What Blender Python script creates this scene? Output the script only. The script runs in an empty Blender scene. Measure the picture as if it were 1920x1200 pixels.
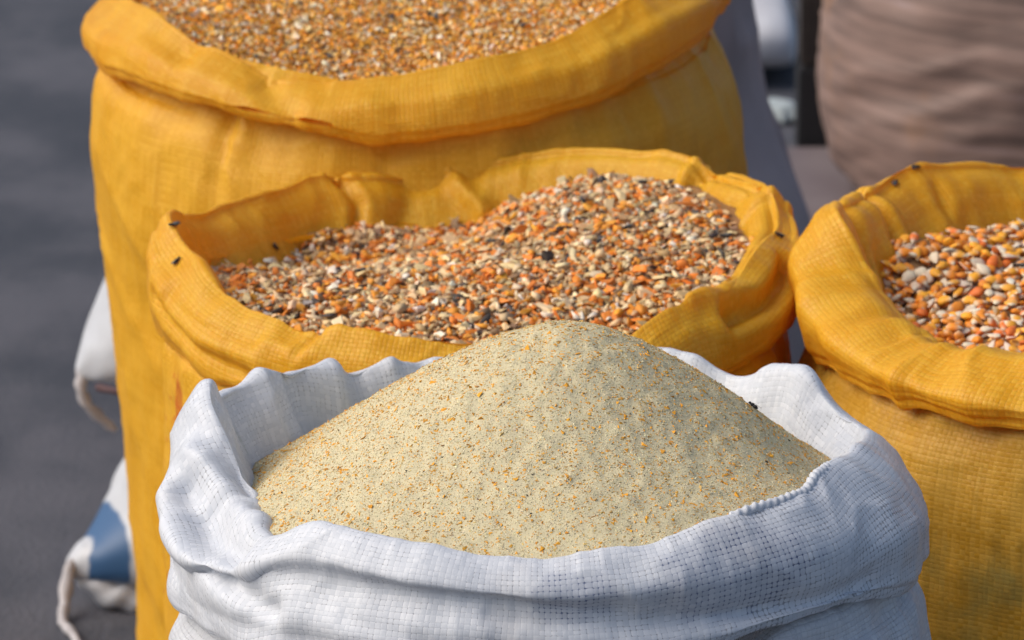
import bpy, bmesh, math, random
import numpy as np
from mathutils import Vector, Matrix
from mathutils.bvhtree import BVHTree

random.seed(7)
RNG = np.random.default_rng(11)
SC = bpy.context.scene
COL = SC.collection
rad = math.radians

# ------------------------------------------------------------------ camera
CAM_H = 1.25
cam_d = bpy.data.cameras.new("camera")
cam = bpy.data.objects.new("camera", cam_d)
COL.objects.link(cam)
cam.location = (0, 0, CAM_H)
cam.rotation_euler = (rad(90 - 16), 0, 0)
cam_d.sensor_width = 36
cam_d.lens = 18 / math.tan(rad(7))
cam_d.clip_start = 0.05
cam_d.clip_end = 2000
cam_d.dof.use_dof = True
cam_d.dof.focus_distance = 2.30
cam_d.dof.aperture_fstop = 16.0
SC.camera = cam

# ------------------------------------------------------------------ light
SUN_EL, SUN_AZ = 43, 264          # azimuth: clockwise from +Y, so the light falls from the left
world = bpy.data.worlds.new("World")
SC.world = world
world.use_nodes = True
wn = world.node_tree
wn.nodes.clear()
sky = wn.nodes.new("ShaderNodeTexSky")
sky.sky_type = 'NISHITA'
sky.sun_disc = False
sky.sun_elevation = rad(SUN_EL)
sky.sun_rotation = rad(SUN_AZ)
sky.air_density = 1.0
sky.dust_density = 3.0
sky.ozone_density = 1.0
bg = wn.nodes.new("ShaderNodeBackground")
bg.inputs[1].default_value = 0.072
wo = wn.nodes.new("ShaderNodeOutputWorld")
wn.links.new(sky.outputs[0], bg.inputs[0])
wn.links.new(bg.outputs[0], wo.inputs[0])

sun_d = bpy.data.lights.new("sun", 'SUN')
sun_d.energy = 1.5
sun_d.angle = rad(55)
sun_d.color = (1.0, 0.93, 0.82)
sun = bpy.data.objects.new("sun", sun_d)
COL.objects.link(sun)
sd = Vector((math.sin(rad(SUN_AZ)) * math.cos(rad(SUN_EL)),
             math.cos(rad(SUN_AZ)) * math.cos(rad(SUN_EL)), math.sin(rad(SUN_EL))))
sun.rotation_euler = sd.to_track_quat('Z', 'Y').to_euler()
sun.location = (-3, 0, 4)

vs = SC.view_settings
vs.view_transform = 'Standard'
vs.look = 'None'
vs.exposure = 0.92
vs.gamma = 1.0

# ------------------------------------------------------------------ helpers
def tag(o, label=None, cat=None, group=None, kind=None):
    if label: o["label"] = label
    if cat: o["category"] = cat
    if group: o["group"] = group
    if kind: o["kind"] = kind
    return o

def empty(name, loc=(0, 0, 0)):
    o = bpy.data.objects.new(name, None)
    o.empty_display_size = 0.05
    o.location = loc
    COL.objects.link(o)
    return o

def mesh_np(name, verts, faces, mat=None, smooth=True, uv=None, vcol=None):
    """verts (n,3), faces (m,k) of one size k."""
    verts = np.asarray(verts, np.float32)
    faces = np.asarray(faces, np.int32)
    m = bpy.data.meshes.new(name)
    nf, k = faces.shape
    m.vertices.add(len(verts))
    m.vertices.foreach_set("co", verts.ravel())
    m.loops.add(nf * k)
    m.loops.foreach_set("vertex_index", faces.ravel())
    m.polygons.add(nf)
    m.polygons.foreach_set("loop_start", np.arange(0, nf * k, k, dtype=np.int32))
    m.polygons.foreach_set("loop_total", np.full(nf, k, np.int32))
    m.polygons.foreach_set("use_smooth", np.full(nf, bool(smooth)))
    if uv is not None:
        l = m.uv_layers.new(name="UVMap")
        l.data.foreach_set("uv", np.asarray(uv, np.float32)[faces.ravel()].ravel())
    if vcol is not None:
        a = m.color_attributes.new("tint", 'FLOAT_COLOR', 'POINT')
        c = np.ones((len(verts), 4), np.float32)
        c[:, :3] = vcol
        a.data.foreach_set("color", c.ravel())
    m.update(calc_edges=True)
    m.validate()
    if mat: m.materials.append(mat)
    return m

def link(name, mesh, parent=None, loc=None):
    o = bpy.data.objects.new(name, mesh)
    COL.objects.link(o)
    if parent: o.parent = parent
    if loc is not None: o.location = loc
    return o

# value noise, vectorised -------------------------------------------------
def _hash(i, j, k, seed):
    h = (i * 374761393 + j * 668265263 + k * 2147483647 + seed * 974711) & 0xFFFFFFFF
    h = ((h ^ (h >> 13)) * 1274126177) & 0xFFFFFFFF
    h = (h ^ (h >> 16)) & 0xFFFFFFFF
    return h.astype(np.float64) / 0xFFFFFFFF * 2 - 1

def noise3(x, y, z, seed=0):
    x, y, z = np.broadcast_arrays(np.asarray(x, float), np.asarray(y, float), np.asarray(z, float))
    xi, yi, zi = np.floor(x), np.floor(y), np.floor(z)
    f = [x - xi, y - yi, z - zi]
    w = [t * t * t * (t * (t * 6 - 15) + 10) for t in f]
    xi, yi, zi = xi.astype(np.int64), yi.astype(np.int64), zi.astype(np.int64)
    r = 0
    for a in (0, 1):
        for b in (0, 1):
            for c in (0, 1):
                wt = (w[0] if a else 1 - w[0]) * (w[1] if b else 1 - w[1]) * (w[2] if c else 1 - w[2])
                r = r + wt * _hash(xi + a, yi + b, zi + c, seed)
    return r

def fbm(x, y, z, oct=3, seed=0):
    r, a = 0, 1.0
    for o in range(oct):
        r = r + a * noise3(x * 2 ** o, y * 2 ** o, z * 2 ** o, seed + o * 17)
        a *= 0.5
    return r

def ridge(x, y, z, seed=0):
    """rounded crumple: broad pads with narrow valleys between."""
    return 1 - np.sqrt(noise3(x, y, z, seed) ** 2 + 0.0012) * 2

# periodic interpolation of a keyed row -----------------------------------
def row_at(keys, phi):
    """keys [(deg, r, z)...] -> r, z at phi (deg), periodic monotone cubic."""
    k = sorted(keys)
    if len(k) == 1:
        return np.full(len(phi), k[0][1]), np.full(len(phi), k[0][2])
    a = np.array([q[0] for q in k], float)
    out = []
    for c in (1, 2):
        v = np.array([q[c] for q in k], float)
        A = np.concatenate([a[-2:] - 360, a, a[:2] + 360])
        V = np.concatenate([v[-2:], v, v[:2]])
        h = np.diff(A)
        dl = np.diff(V) / h
        m = np.zeros(len(A))
        for i in range(1, len(A) - 1):
            m[i] = (dl[i - 1] * h[i] + dl[i] * h[i - 1]) / (h[i] + h[i - 1])
        idx = np.clip(np.searchsorted(A, phi, side='right') - 1, 1, len(A) - 3)
        t = (phi - A[idx]) / h[idx]
        t2, t3 = t * t, t * t * t
        out.append((2 * t3 - 3 * t2 + 1) * V[idx] + (t3 - 2 * t2 + t) * h[idx] * m[idx]
                   + (-2 * t3 + 3 * t2) * V[idx + 1] + (t3 - t2) * h[idx] * m[idx + 1])
    return out[0], out[1]

def loft(rows, nphi, sub):
    """rows of keys -> R, Z arrays (nrow, nphi) with Catmull-Rom between rows."""
    phi = np.arange(nphi) * 360.0 / nphi
    rz = [row_at(k, phi) for k in rows]
    P = np.array([[r, z] for r, z in rz])           # (rows, 2, nphi)
    n = len(rows)
    out = []
    for i in range(n - 1):
        p0 = P[max(i - 1, 0)]; p1 = P[i]; p2 = P[i + 1]; p3 = P[min(i + 2, n - 1)]
        for q in range(sub):
            t = q / sub
            out.append(0.5 * (2 * p1 + (p2 - p0) * t + (2 * p0 - 5 * p1 + 4 * p2 - p3) * t * t
                              + (3 * p1 - p0 - 3 * p2 + p3) * t ** 3))
    out.append(P[-1])
    out = np.array(out)
    return phi, out[:, 0], out[:, 1]

def ring_mesh(name, phi, R, Z, mat, disp=None, ru=0.2, anchor=0, flip=True):
    """lofted rings -> mesh, with disp(PHI, S, X, Y, Z, V) metres along the normal."""
    n, m = R.shape
    ph = np.radians(phi)[None, :]
    X, Y = R * np.cos(ph), R * np.sin(ph)
    P = np.stack([X, Y, Z], -1)
    dphi = (np.roll(P, -1, 1) - np.roll(P, 1, 1))
    dv = np.gradient(P, axis=0)
    N = np.cross(dphi, dv)
    N /= np.linalg.norm(N, axis=-1, keepdims=True) + 1e-12
    if flip: N = -N
    seg = np.linalg.norm(np.diff(P, axis=0), axis=-1)
    V = np.concatenate([np.zeros((1, m)), np.cumsum(seg, 0)])
    V = V - V[anchor:anchor + 1]
    w = np.hanning(41); w /= w.sum()
    V = np.array([np.convolve(np.r_[q[-20:], q, q[:20]], w, 'valid') for q in V])
    if disp is not None:
        D = disp(np.broadcast_to(phi[None, :], (n, m)), P, V)
        P = P + N * D[..., None]
    # close the seam by repeating the first column for clean UVs
    P = np.concatenate([P, P[:, :1]], 1)
    U = np.concatenate([np.radians(phi), [2 * math.pi]]) * ru
    uv = np.stack([np.broadcast_to(U[None, :], (n, m + 1)), np.concatenate([V, V[:, :1]], 1) + .4], -1)
    i = np.arange(n - 1)[:, None] * (m + 1) + np.arange(m)[None, :]
    F = np.stack([i, i + m + 1, i + m + 2, i + 1] if flip else [i, i + 1, i + m + 2, i + m + 1], -1).reshape(-1, 4)
    return mesh_np(name, P.reshape(-1, 3), F, mat, True, uv.reshape(-1, 2))

def tube(name, pts, rads, mat, seed=0, nn=10, sub=8):
    p = np.array(pts, float); r = np.array(rads, float)
    A = np.c_[p, r]
    out = []
    for i in range(len(A) - 1):
        p0, p1, p2, p3 = A[max(i - 1, 0)], A[i], A[i + 1], A[min(i + 2, len(A) - 1)]
        for q in range(sub):
            t = q / sub
            out.append(.5 * (2 * p1 + (p2 - p0) * t + (2 * p0 - 5 * p1 + 4 * p2 - p3) * t * t + (3 * p1 - p0 - 3 * p2 + p3) * t ** 3))
    out.append(A[-1]); A = np.array(out)
    T = np.gradient(A[:, :3], axis=0); T /= np.linalg.norm(T, axis=1, keepdims=True)
    ref = np.array([.31, .9, .3]); N = np.cross(T, ref); N /= np.linalg.norm(N, axis=1, keepdims=True)
    B = np.cross(T, N)
    a = np.arange(nn) * 2 * math.pi / nn
    tw = np.arange(len(A))[:, None] * .5
    rr = A[:, 3:4] * (1 + .18 * np.cos(2 * (a[None] + tw)))
    P = A[:, None, :3] + rr[..., None] * (np.cos(a)[None, :, None] * N[:, None] + np.sin(a)[None, :, None] * B[:, None])
    P = np.concatenate([np.repeat(A[:1, None, :3], nn, 1), P, np.repeat(A[-1:, None, :3], nn, 1)], 0)
    m = len(P)
    k = np.arange(m - 1)[:, None] * nn + np.arange(nn)[None, :]
    j = np.arange(m - 1)[:, None] * nn + (np.arange(nn)[None, :] + 1) % nn
    return mesh_np(name, P.reshape(-1, 3), np.stack([k, j, j + nn, k + nn], -1).reshape(-1, 4), mat, True)

# ------------------------------------------------------------------ node helper
class S:
    """a socket with arithmetic, to keep the weave readable."""
    def __init__(self, nt, out): self.nt, self.out = nt, out
    def op(self, name, *o, clamp=False):
        n = self.nt.nodes.new("ShaderNodeMath"); n.operation = name; n.use_clamp = clamp
        for i, v in enumerate((self,) + o):
            if isinstance(v, S): self.nt.links.new(v.out, n.inputs[i])
            else: n.inputs[i].default_value = v
        return S(self.nt, n.outputs[0])
    def __add__(s, o): return s.op('ADD', o)
    def __sub__(s, o): return s.op('SUBTRACT', o)
    def __mul__(s, o): return s.op('MULTIPLY', o)
    def __truediv__(s, o): return s.op('DIVIDE', o)
    __radd__ = __add__
    __rmul__ = __mul__
    def floor(s): return s.op('FLOOR')
    def fract(s): return s.op('FRACT')
    def abs(s): return s.op('ABSOLUTE')
    def pow(s, o): return s.op('POWER', o)
    def mix(s, a, b): return a * (s * -1 + 1) + b * s      # a where s=0
    def step(s, lo, hi):
        n = s.nt.nodes.new("ShaderNodeMapRange"); n.interpolation_type = 'SMOOTHSTEP'
        s.nt.links.new(s.out, n.inputs[0])
        n.inputs[1].default_value = lo; n.inputs[2].default_value = hi
        return S(s.nt, n.outputs[0])

def new_mat(name):
    m = bpy.data.materials.new(name)
    m.use_nodes = True
    nt = m.node_tree
    nt.nodes.clear()
    out = nt.nodes.new("ShaderNodeOutputMaterial")
    return m, nt, out

def noise_s(nt, vec, scale, detail=2, rough=0.5):
    n = nt.nodes.new("ShaderNodeTexNoise")
    n.inputs["Scale"].default_value = scale
    n.inputs["Detail"].default_value = detail
    n.inputs["Roughness"].default_value = rough
    nt.links.new(vec, n.inputs["Vector"])
    return S(nt, n.outputs[0])

def comb(nt, x, y, z=0.0):
    n = nt.nodes.new("ShaderNodeCombineXYZ")
    for i, v in enumerate((x, y, z)):
        if isinstance(v, S): nt.links.new(v.out, n.inputs[i])
        else: n.inputs[i].default_value = v
    return n.outputs[0]

def mixcol(nt, fac, a, b, mode='MIX'):
    n = nt.nodes.new("ShaderNodeMix"); n.data_type = 'RGBA'; n.blend_type = mode
    for i, v in ((0, fac), (6, a), (7, b)):
        if isinstance(v, S): nt.links.new(v.out, n.inputs[i])
        elif isinstance(v, bpy.types.NodeSocket): nt.links.new(v, n.inputs[i])
        else: n.inputs[i].default_value = v if i == 0 else (*v, 1)
    return n.outputs[2]

def woven(name, base, base2, pitch, gap_col, stains=(), trans=0.25, trans_col=None,
          bump=0.7, rough=0.42, open_gap=0.0, dirt=None, gaps=0.55, loose_at=None):
    """flat polypropylene tapes in plain weave, in metres of UV."""
    m, nt, out = new_mat(name)
    uvn = nt.nodes.new("ShaderNodeUVMap"); uvn.uv_map = "UVMap"
    sep = nt.nodes.new("ShaderNodeSeparateXYZ")
    nt.links.new(uvn.outputs[0], sep.inputs[0])
    u, v = S(nt, sep.outputs[0]), S(nt, sep.outputs[1])
    geo = nt.nodes.new("ShaderNodeTexCoord")
    obj = geo.outputs["Object"]
    # tapes wander and differ in width
    w1 = noise_s(nt, uvn.outputs[0], 14, 1)
    w2 = noise_s(nt, comb(nt, v, u, 3.1), 14, 1)
    tu = noise_s(nt, comb(nt, u / (pitch * 2.2), 0.37, 0), 1.0, 1)
    tv = noise_s(nt, comb(nt, 0.11, v / (pitch * 2.2), 5), 1.0, 1)
    U = u / pitch + (w1 - 0.5) * 2.2 + (tu - 0.5) * 0.8
    V = v / pitch + (w2 - 0.5) * 2.2 + (tv - 0.5) * 0.8
    iu, iv = U.floor(), V.floor()
    fu, fv = U.fract() - 0.5, V.fract() - 0.5
    par = (iu + iv).op('MODULO', 2.0).abs()
    a = par.mix(fu, fv).abs() * 2.0        # across the tape on top
    b = par.mix(fv, fu).abs() * 2.0        # along it
    hgt = (a.pow(9.0) * -1 + 1) * (b.pow(3.0) * -0.6 + 1)
    wn_ = nt.nodes.new("ShaderNodeTexWhiteNoise"); wn_.noise_dimensions = '3D'
    nt.links.new(comb(nt, par.mix(iu, iv), par * 7.0, 0), wn_.inputs["Vector"])
    tape = S(nt, wn_.outputs[0])
    wn2 = nt.nodes.new("ShaderNodeTexWhiteNoise"); wn2.noise_dimensions = '3D'
    nt.links.new(comb(nt, iu, iv, 0), wn2.inputs["Vector"])
    cell = S(nt, wn2.outputs[0])
    hgt = hgt + (cell - 0.5) * 0.5 + noise_s(nt, comb(nt, U * 2.0, V * 2.0), 1.0, 2) * 0.2
    loose = noise_s(nt, uvn.outputs[0], 22, 2)
    slack = (loose - 0.5) * 0.8 + (cell - 0.5) * 0.6 - 0.1
    if loose_at:
        slack = slack + (((u - loose_at[0]) / loose_at[1]).pow(2.0) * -1 + 1).op('MAXIMUM', 0.0) * loose_at[2]
    gap = (a + slack * 0.6).step(0.90 - open_gap, 1.02 - open_gap)
    corner = (a * (b + 0.15) + slack).step(0.80 - open_gap, 1.0 - open_gap)
    gapm = (gap * 0.5 + corner * 0.6).op('MINIMUM', 1.0) * gaps
    blot = noise_s(nt, obj, 18, 3, 0.6)
    c = mixcol(nt, (blot * 0.5 + tape * 0.36 + cell * 0.14).step(0.22, 0.78), base, base2)
    if dirt:
        dn = noise_s(nt, obj, dirt[1], 5, 0.65)
        c = mixcol(nt, dn.step(dirt[2], dirt[2] + 0.22) * dirt[3], c, dirt[0])
    gc = mixcol(nt, gapm, c, gap_col)
    for (col, us, vs_, ru_, rv_, thr, on_tape, blank) in stains:
        mk = None
        du = ((u - us) / ru_).pow(2.0) + ((v - vs_) / rv_).pow(2.0)
        fall = (du * -1 + 1).op('MAXIMUM', 0.0)
        nz = noise_s(nt, comb(nt, iu * 0.31, iv * 0.43, us), 1.0, 1)
        mk = (fall * 0.75 + nz - 0.55).step(thr, thr + 0.22)
        gc = mixcol(nt, mk * ((a * (b * 0.4 + 0.7)).step(0.72, 0.98) * (1 - on_tape) * (cell * 0.8 + 0.3) + on_tape * (cell * 0.6 + 0.4)).op('MINIMUM', 1.0) * blank, gc, col)
    bs = nt.nodes.new("ShaderNodeBsdfPrincipled")
    nt.links.new(gc, bs.inputs["Base Color"])
    bs.inputs["Roughness"].default_value = rough
    bs.inputs["Specular IOR Level"].default_value = 0.27
    bp = nt.nodes.new("ShaderNodeBump")
    bp.inputs["Strength"].default_value = bump
    bp.inputs["Distance"].default_value = 0.0009
    nt.links.new((hgt - gapm * 0.5).out, bp.inputs["Height"])
    nt.links.new(bp.outputs[0], bs.inputs["Normal"])
    tr = nt.nodes.new("ShaderNodeBsdfTranslucent")
    if trans_col: tr.inputs[0].default_value = (*trans_col, 1)
    else: nt.links.new(gc, tr.inputs[0])
    nt.links.new(bp.outputs[0], tr.inputs[1])
    mx = nt.nodes.new("ShaderNodeMixShader")
    mx.inputs[0].default_value = trans
    nt.links.new(bs.outputs[0], mx.inputs[1]); nt.links.new(tr.outputs[0], mx.inputs[2])
    nt.links.new(mx.outputs[0], out.inputs[0])
    return m

def plain(name, col, rough=0.6, col2=None, scale=20, bump=0.0, bscale=200, spec=0.3, stretch=(1, 1, 1), trans=0):
    m, nt, out = new_mat(name)
    tc = nt.nodes.new("ShaderNodeTexCoord")
    mp = nt.nodes.new("ShaderNodeMapping"); mp.inputs["Scale"].default_value = stretch
    nt.links.new(tc.outputs["Object"], mp.inputs[0])
    bs = nt.nodes.new("ShaderNodeBsdfPrincipled")
    bs.inputs["Roughness"].default_value = rough
    bs.inputs["Specular IOR Level"].default_value = spec
    if col2:
        c = mixcol(nt, noise_s(nt, mp.outputs[0], scale, 4, 0.6).step(0.3, 0.7), col, col2)
        nt.links.new(c, bs.inputs["Base Color"])
    else:
        bs.inputs["Base Color"].default_value = (*col, 1)
    if bump:
        bp = nt.nodes.new("ShaderNodeBump"); bp.inputs["Strength"].default_value = bump
        bp.inputs["Distance"].default_value = 0.003
        nt.links.new(noise_s(nt, mp.outputs[0], bscale, 3).out, bp.inputs["Height"])
        nt.links.new(bp.outputs[0], bs.inputs["Normal"])
    if trans:
        bs.inputs["Transmission Weight"].default_value = trans
    nt.links.new(bs.outputs[0], out.inputs[0])
    return m

def tinted(name, rough=0.45, spec=0.4, sss=0.0, mottle=0.15, mscale=400):
    """reads the piece's own colour from the mesh."""
    m, nt, out = new_mat(name)
    at = nt.nodes.new("ShaderNodeAttribute"); at.attribute_name = "tint"
    tc = nt.nodes.new("ShaderNodeTexCoord")
    n = noise_s(nt, tc.outputs["Object"], mscale, 2)
    c = mixcol(nt, n.step(0.35, 0.7) * mottle, at.outputs[0], (0.75, 0.68, 0.52))
    bs = nt.nodes.new("ShaderNodeBsdfPrincipled")
    nt.links.new(c, bs.inputs["Base Color"])
    bs.inputs["Roughness"].default_value = rough
    bs.inputs["Specular IOR Level"].default_value = spec
    if sss:
        bs.inputs["Subsurface Weight"].default_value = sss
        bs.inputs["Subsurface Radius"].default_value = (0.002, 0.001, 0.0005)
        bs.inputs["Subsurface Scale"].default_value = 1.0
    nt.links.new(bs.outputs[0], out.inputs[0])
    return m

# ------------------------------------------------------------------ materials
UVR = 0.2
BLUE, GREEN, RED = (0.015, 0.055, 0.20), (0.06, 0.14, 0.07), (0.55, 0.03, 0.02)
M_WHITE = woven("white_woven_cuff", (0.64, 0.67, 0.73), (0.77, 0.79, 0.84), 0.0031, (0.12, 0.115, 0.13),
                stains=((BLUE, rad(274) * UVR, 0.432, 0.032, 0.024, 0.20, 0.20, 1.0),
                        (BLUE, rad(299) * UVR, 0.432, 0.060, 0.034, 0.16, 0.20, 1.0),
                        (GREEN, rad(163) * UVR, 0.378, 0.007, 0.026, 0.25, 0.35, 0.85)),
                trans=0.22, bump=0.2, rough=0.36, dirt=((0.58, 0.53, 0.48), 9, 0.52, 0.35), gaps=0.6, loose_at=(rad(325) * UVR, .17, .30))
M_WHITE_B = woven("white_woven_body", (0.61, 0.63, 0.68), (0.72, 0.74, 0.78), 0.0031, (0.34, 0.33, 0.33),
                  trans=0.2, bump=0.5, dirt=((0.5, 0.47, 0.45), 8, 0.5, 0.25))
YA, YB, YG = (0.82, 0.42, 0.018), (0.91, 0.54, 0.048), (0.54, 0.23, 0.008)
YT = (0.92, 0.40, 0.012)
M_YEL = woven("yellow_woven_cuff", YA, YB, 0.0031, YG, trans=0.36, trans_col=YT, bump=0.42, rough=0.34)
M_YEL_B = woven("yellow_woven_body", (0.74, 0.365, 0.015), (0.83, 0.455, 0.036), 0.0031, YG, trans=0.2, trans_col=YT, bump=0.36)
M_YEL_P = woven("yellow_woven_printed_body", (0.74, 0.365, 0.015), (0.83, 0.455, 0.036), 0.0031, YG, trans=0.2, trans_col=YT, bump=0.36,
                stains=((RED, rad(203) * UVR, 0.462, 0.012, 0.035, 0.06, 0.9, 0.9),))
M_YEL_R = woven("yellow_woven_dirty_shaded_body", (0.52, 0.26, 0.018), (0.63, 0.35, 0.05), 0.0031, YG, trans=0.15, trans_col=YT, bump=0.4,  # darkened base and olive patches mix painted shade with dirt and stains
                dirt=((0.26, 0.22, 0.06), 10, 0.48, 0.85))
M_MEAL = tinted("maize_meal", 0.9, 0.1, mottle=0.0)
M_CHIP = tinted("cracked_maize", 0.55, 0.22, mottle=0.08, mscale=300)
M_KERN = tinted("maize_kernel", 0.5, 0.25, mottle=0.08, mscale=250)
M_FLY = plain("fly_black", (0.012, 0.012, 0.014), 0.35)
M_WING = plain("fly_wing", (0.10, 0.09, 0.08), 0.3)

# ------------------------------------------------------------------ ground
def ground():
    m, nt, out = new_mat("dark_tarmac")
    tc = nt.nodes.new("ShaderNodeTexCoord")
    o = tc.outputs["Object"]
    big = noise_s(nt, o, 3.5, 5, 0.6)
    mp = nt.nodes.new("ShaderNodeMapping"); mp.inputs["Scale"].default_value = (3.0, 1.4, 1)
    nt.links.new(o, mp.inputs[0])
    streak = noise_s(nt, mp.outputs[0], 2.2, 4, 0.6)
    fine = noise_s(nt, o, 160, 3, 0.7)
    c = mixcol(nt, (big * 0.6 + streak * 0.5 - 0.05).step(0.38, 0.64), (0.030, 0.035, 0.050), (0.080, 0.080, 0.098))
    c = mixcol(nt, fine.step(0.45, 0.75) * 0.4, c, (0.10, 0.095, 0.10))
    bs = nt.nodes.new("ShaderNodeBsdfPrincipled")
    nt.links.new(c, bs.inputs["Base Color"])
    bs.inputs["Roughness"].default_value = 0.85
    bp = nt.nodes.new("ShaderNodeBump"); bp.inputs["Strength"].default_value = 0.6; bp.inputs["Distance"].default_value = 0.006
    nt.links.new((fine + big * 2.0).out, bp.inputs["Height"])
    nt.links.new(bp.outputs[0], bs.inputs["Normal"])
    nt.links.new(bs.outputs[0], out.inputs[0])
    bm = bmesh.new()
    bmesh.ops.create_grid(bm, x_segments=8, y_segments=8, size=600)
    me = bpy.data.meshes.new("ground"); bm.to_mesh(me); bm.free()
    me.materials.append(m)
    g = link("ground", me)
    tag(g, "dark grey tarmac ground the sacks stand on", kind="structure")
ground()

# ------------------------------------------------------------------ sacks
def crease(PHI, P, lines):
    """lines: [(points, depth, width)] pressed into the cloth (negative = proud);
    points are (deg, z) on the outer wall or (x, y, z) from the sack's axis."""
    d = np.zeros(PHI.shape)
    for pts, dep, wid in lines:
        best = np.full(PHI.shape, 9.0)
        if len(pts[0]) == 2:
            Q = np.stack([np.radians(PHI) * 0.21, P[..., 2]], -1)
            pp = [np.array([rad(a0) * 0.21, z0]) for a0, z0 in pts]
        else:
            Q = P
            pp = [np.array(q) for q in pts]
        for p0, p1 in zip(pp[:-1], pp[1:]):
            e = p1 - p0
            t = np.clip(((Q - p0) @ e) / (e @ e + 1e-12), 0, 1)
            best = np.minimum(best, np.linalg.norm(Q - p0 - t[..., None] * e, axis=-1))
        d -= dep * (np.exp(-(best / wid) ** 2) - 0.35 * np.exp(-((best - 2.2 * wid) / (1.3 * wid)) ** 2))
    return d

def cloth_disp(seed, amp=1.0, hoop=0.35, lines=(), sign=1.0, facet=0.0, fine=1.0):
    def f(PHI, P, V):
        ph = np.radians(PHI)
        cx, cy = np.cos(ph), np.sin(ph)
        k = 5.0
        A = fbm(cx * k, cy * k, V * 18, 3, seed) * 0.0020
        B = ridge(cx * 7 + 3, cy * 7, V * 40 + fbm(cx * 3, cy * 3, V * 8, 2, seed + 5) * 1.3, seed + 9) * 0.0011
        C = ridge(cx * 16, cy * 16, V * 30, seed + 21) * 0.0006 * fine
        E = fbm(cx * 40, cy * 40, V * 160, 2, seed + 33) * 0.00022 * fine
        if facet:
            q = fbm(cx * 2.5, cy * 2.5, V * 6, 2, seed + 44)
            d0 = ridge(cx * 3.2 + q * .5, cy * 3.2, V * 13 + q * .6, seed + 41) * .0034 * facet
            d0 = d0 + ridge(cx * 6 + q, cy * 6 - q, V * 24, seed + 47) * .0014 * facet
        else: d0 = 0
        d = (A + B * (0.4 + hoop) + C + E + d0) * amp * sign
        if lines: d = d + crease(PHI, P, lines) * sign
        return d
    return f

def build_sack(label, loc, cuff_rows, body_rows, m_cuff, m_body, seed, nphi=720, sub=12,
               cuff_disp=None, body_disp=None, group=None, anchor=48):
    root = empty("sack", (loc[0], loc[1], 0))
    tag(root, label, "sack", group)
    phi, R, Z = loft(cuff_rows, nphi, sub)
    me = ring_mesh("rolled_cuff", phi, R, Z, m_cuff, cuff_disp, UVR, anchor)
    cuff = link("rolled_cuff", me, root)
    phi, R, Z = loft(body_rows, nphi, 14)
    me2 = ring_mesh("sack_body", phi, R, Z, m_body, body_disp, UVR)
    body = link("sack_body", me2, root)
    return root, cuff, body

# ---- white sack, front
WC = (.017, 2.28)
w_crest = [(0, .186, .526), (10, .192, .519), (20, .195, .517), (30, .195, .522), (35, .196, .5295), (45, .195, .524), (53, .195, .5175),
           (61, .195, .525), (66, .195, .526), (90, .195, .522), (112, .195, .519), (121, .195, .5197), (127, .195, .520),
           (131, .194, .5235), (139, .195, .532), (145, .193, .5335), (149, .197, .531), (155, .198, .5315), (165, .197, .536), (173, .195, .550), (178, .190, .542),
           (184, .178, .522), (192, .169, .509), (200, .170, .505), (208, .178, .504), (215, .189, .503), (219, .190, .505),
           (225.7, .19, .519), (230.6, .19, .5251), (235.1, .19, .5246), (241.3, .19, .5238), (247.1, .19, .5236), (255.3, .19, .5222),
           (264, .19, .521), (270, .19, .5192), (273.4, .19, .5206), (276.8, .19, .5238), (283.8, .19, .5248), (291, .19, .5274),
           (296.8, .19, .5308), (305, .19, .5336), (314.5, .189, .5335), (320, .187, .533), (325, .183, .536), (331, .180, .536), (345, .181, .532)]
w_in0 = [(0, .15, .43)]
w_in1 = [(0, .170, .49), (30, .176, .485), (60, .18, .48), (90, .18, .48), (120, .178, .475), (138, .178, .475), (145, .166, .475), (150, .172, .475), (165, .168, .478),
         (180, .158, .48), (195, .158, .482), (210, .166, .48), (225, .178, .485), (270, .18, .49), (330, .170, .50)]
w_b1 = [(0, .219, .489), (17, .218, .489), (45, .212, .50), (90, .21, .50), (140, .212, .508), (162, .216, .516), (180, .2165, .507), (195, .2165, .490),
        (208, .216, .486), (217, .209, .489), (226, .206, .505), (250, .2085, .509), (270, .210, .505), (290, .212, .507), (315, .216, .508), (340, .221, .498)]
w_val = [(0, .221, .470), (90, .205, .47), (160, .209, .478), (185, .214, .470), (200, .209, .474), (212, .2045, .483), (226, .2030, .4947), (244, .2020, .5005), (263, .202, .4995),
         (276, .2035, .4945), (295, .208, .488), (320, .217, .483), (345, .222, .477)]
w_b2 = [(0, .2195, .462), (90, .208, .455), (180, .214, .455), (200, .2135, .458), (225, .212, .469), (250, .2125, .476), (270, .2125, .475),
        (295, .214, .478), (320, .218, .480), (345, .222, .467)]
w_hem = [(185, .2115, .4395), (195, .2105, .4425), (209.5, .2105, .4474), (217.6, .211, .448), (250, .212, .448), (275, .212, .452), (290, .212, .462),
         (301, .213, .476), (311, .214, .4785), (324, .215, .4745), (340, .219, .462), (354, .218, .4563), (30, .212, .45), (90, .205, .445), (150, .207, .44)]
def off(keys, dr, dz): return [(a, r + dr, z + dz) for a, r, z in keys]
def lerp_rows(a, b, t, dr=0, dz=0, n=60):
    ph = np.arange(n) * 360.0 / n
    ra, za = row_at(a, ph); rb, zb = row_at(b, ph)
    return [(ph[i], ra[i] * (1 - t) + rb[i] * t + dr, za[i] * (1 - t) + zb[i] * t + dz) for i in range(n)]
w_rows = [w_in0, w_in1, off(w_crest, -.006, -.010), w_crest, off(lerp_rows(w_crest, w_b1, .42, .002, .0025, 120), 0, 0), w_b1, w_val, w_b2, off(w_hem, .001, .004), w_hem,
          off(w_hem, -.003, -.0008), off(w_hem, -.02, .010), off(w_hem, -.03, .03)]
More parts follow.
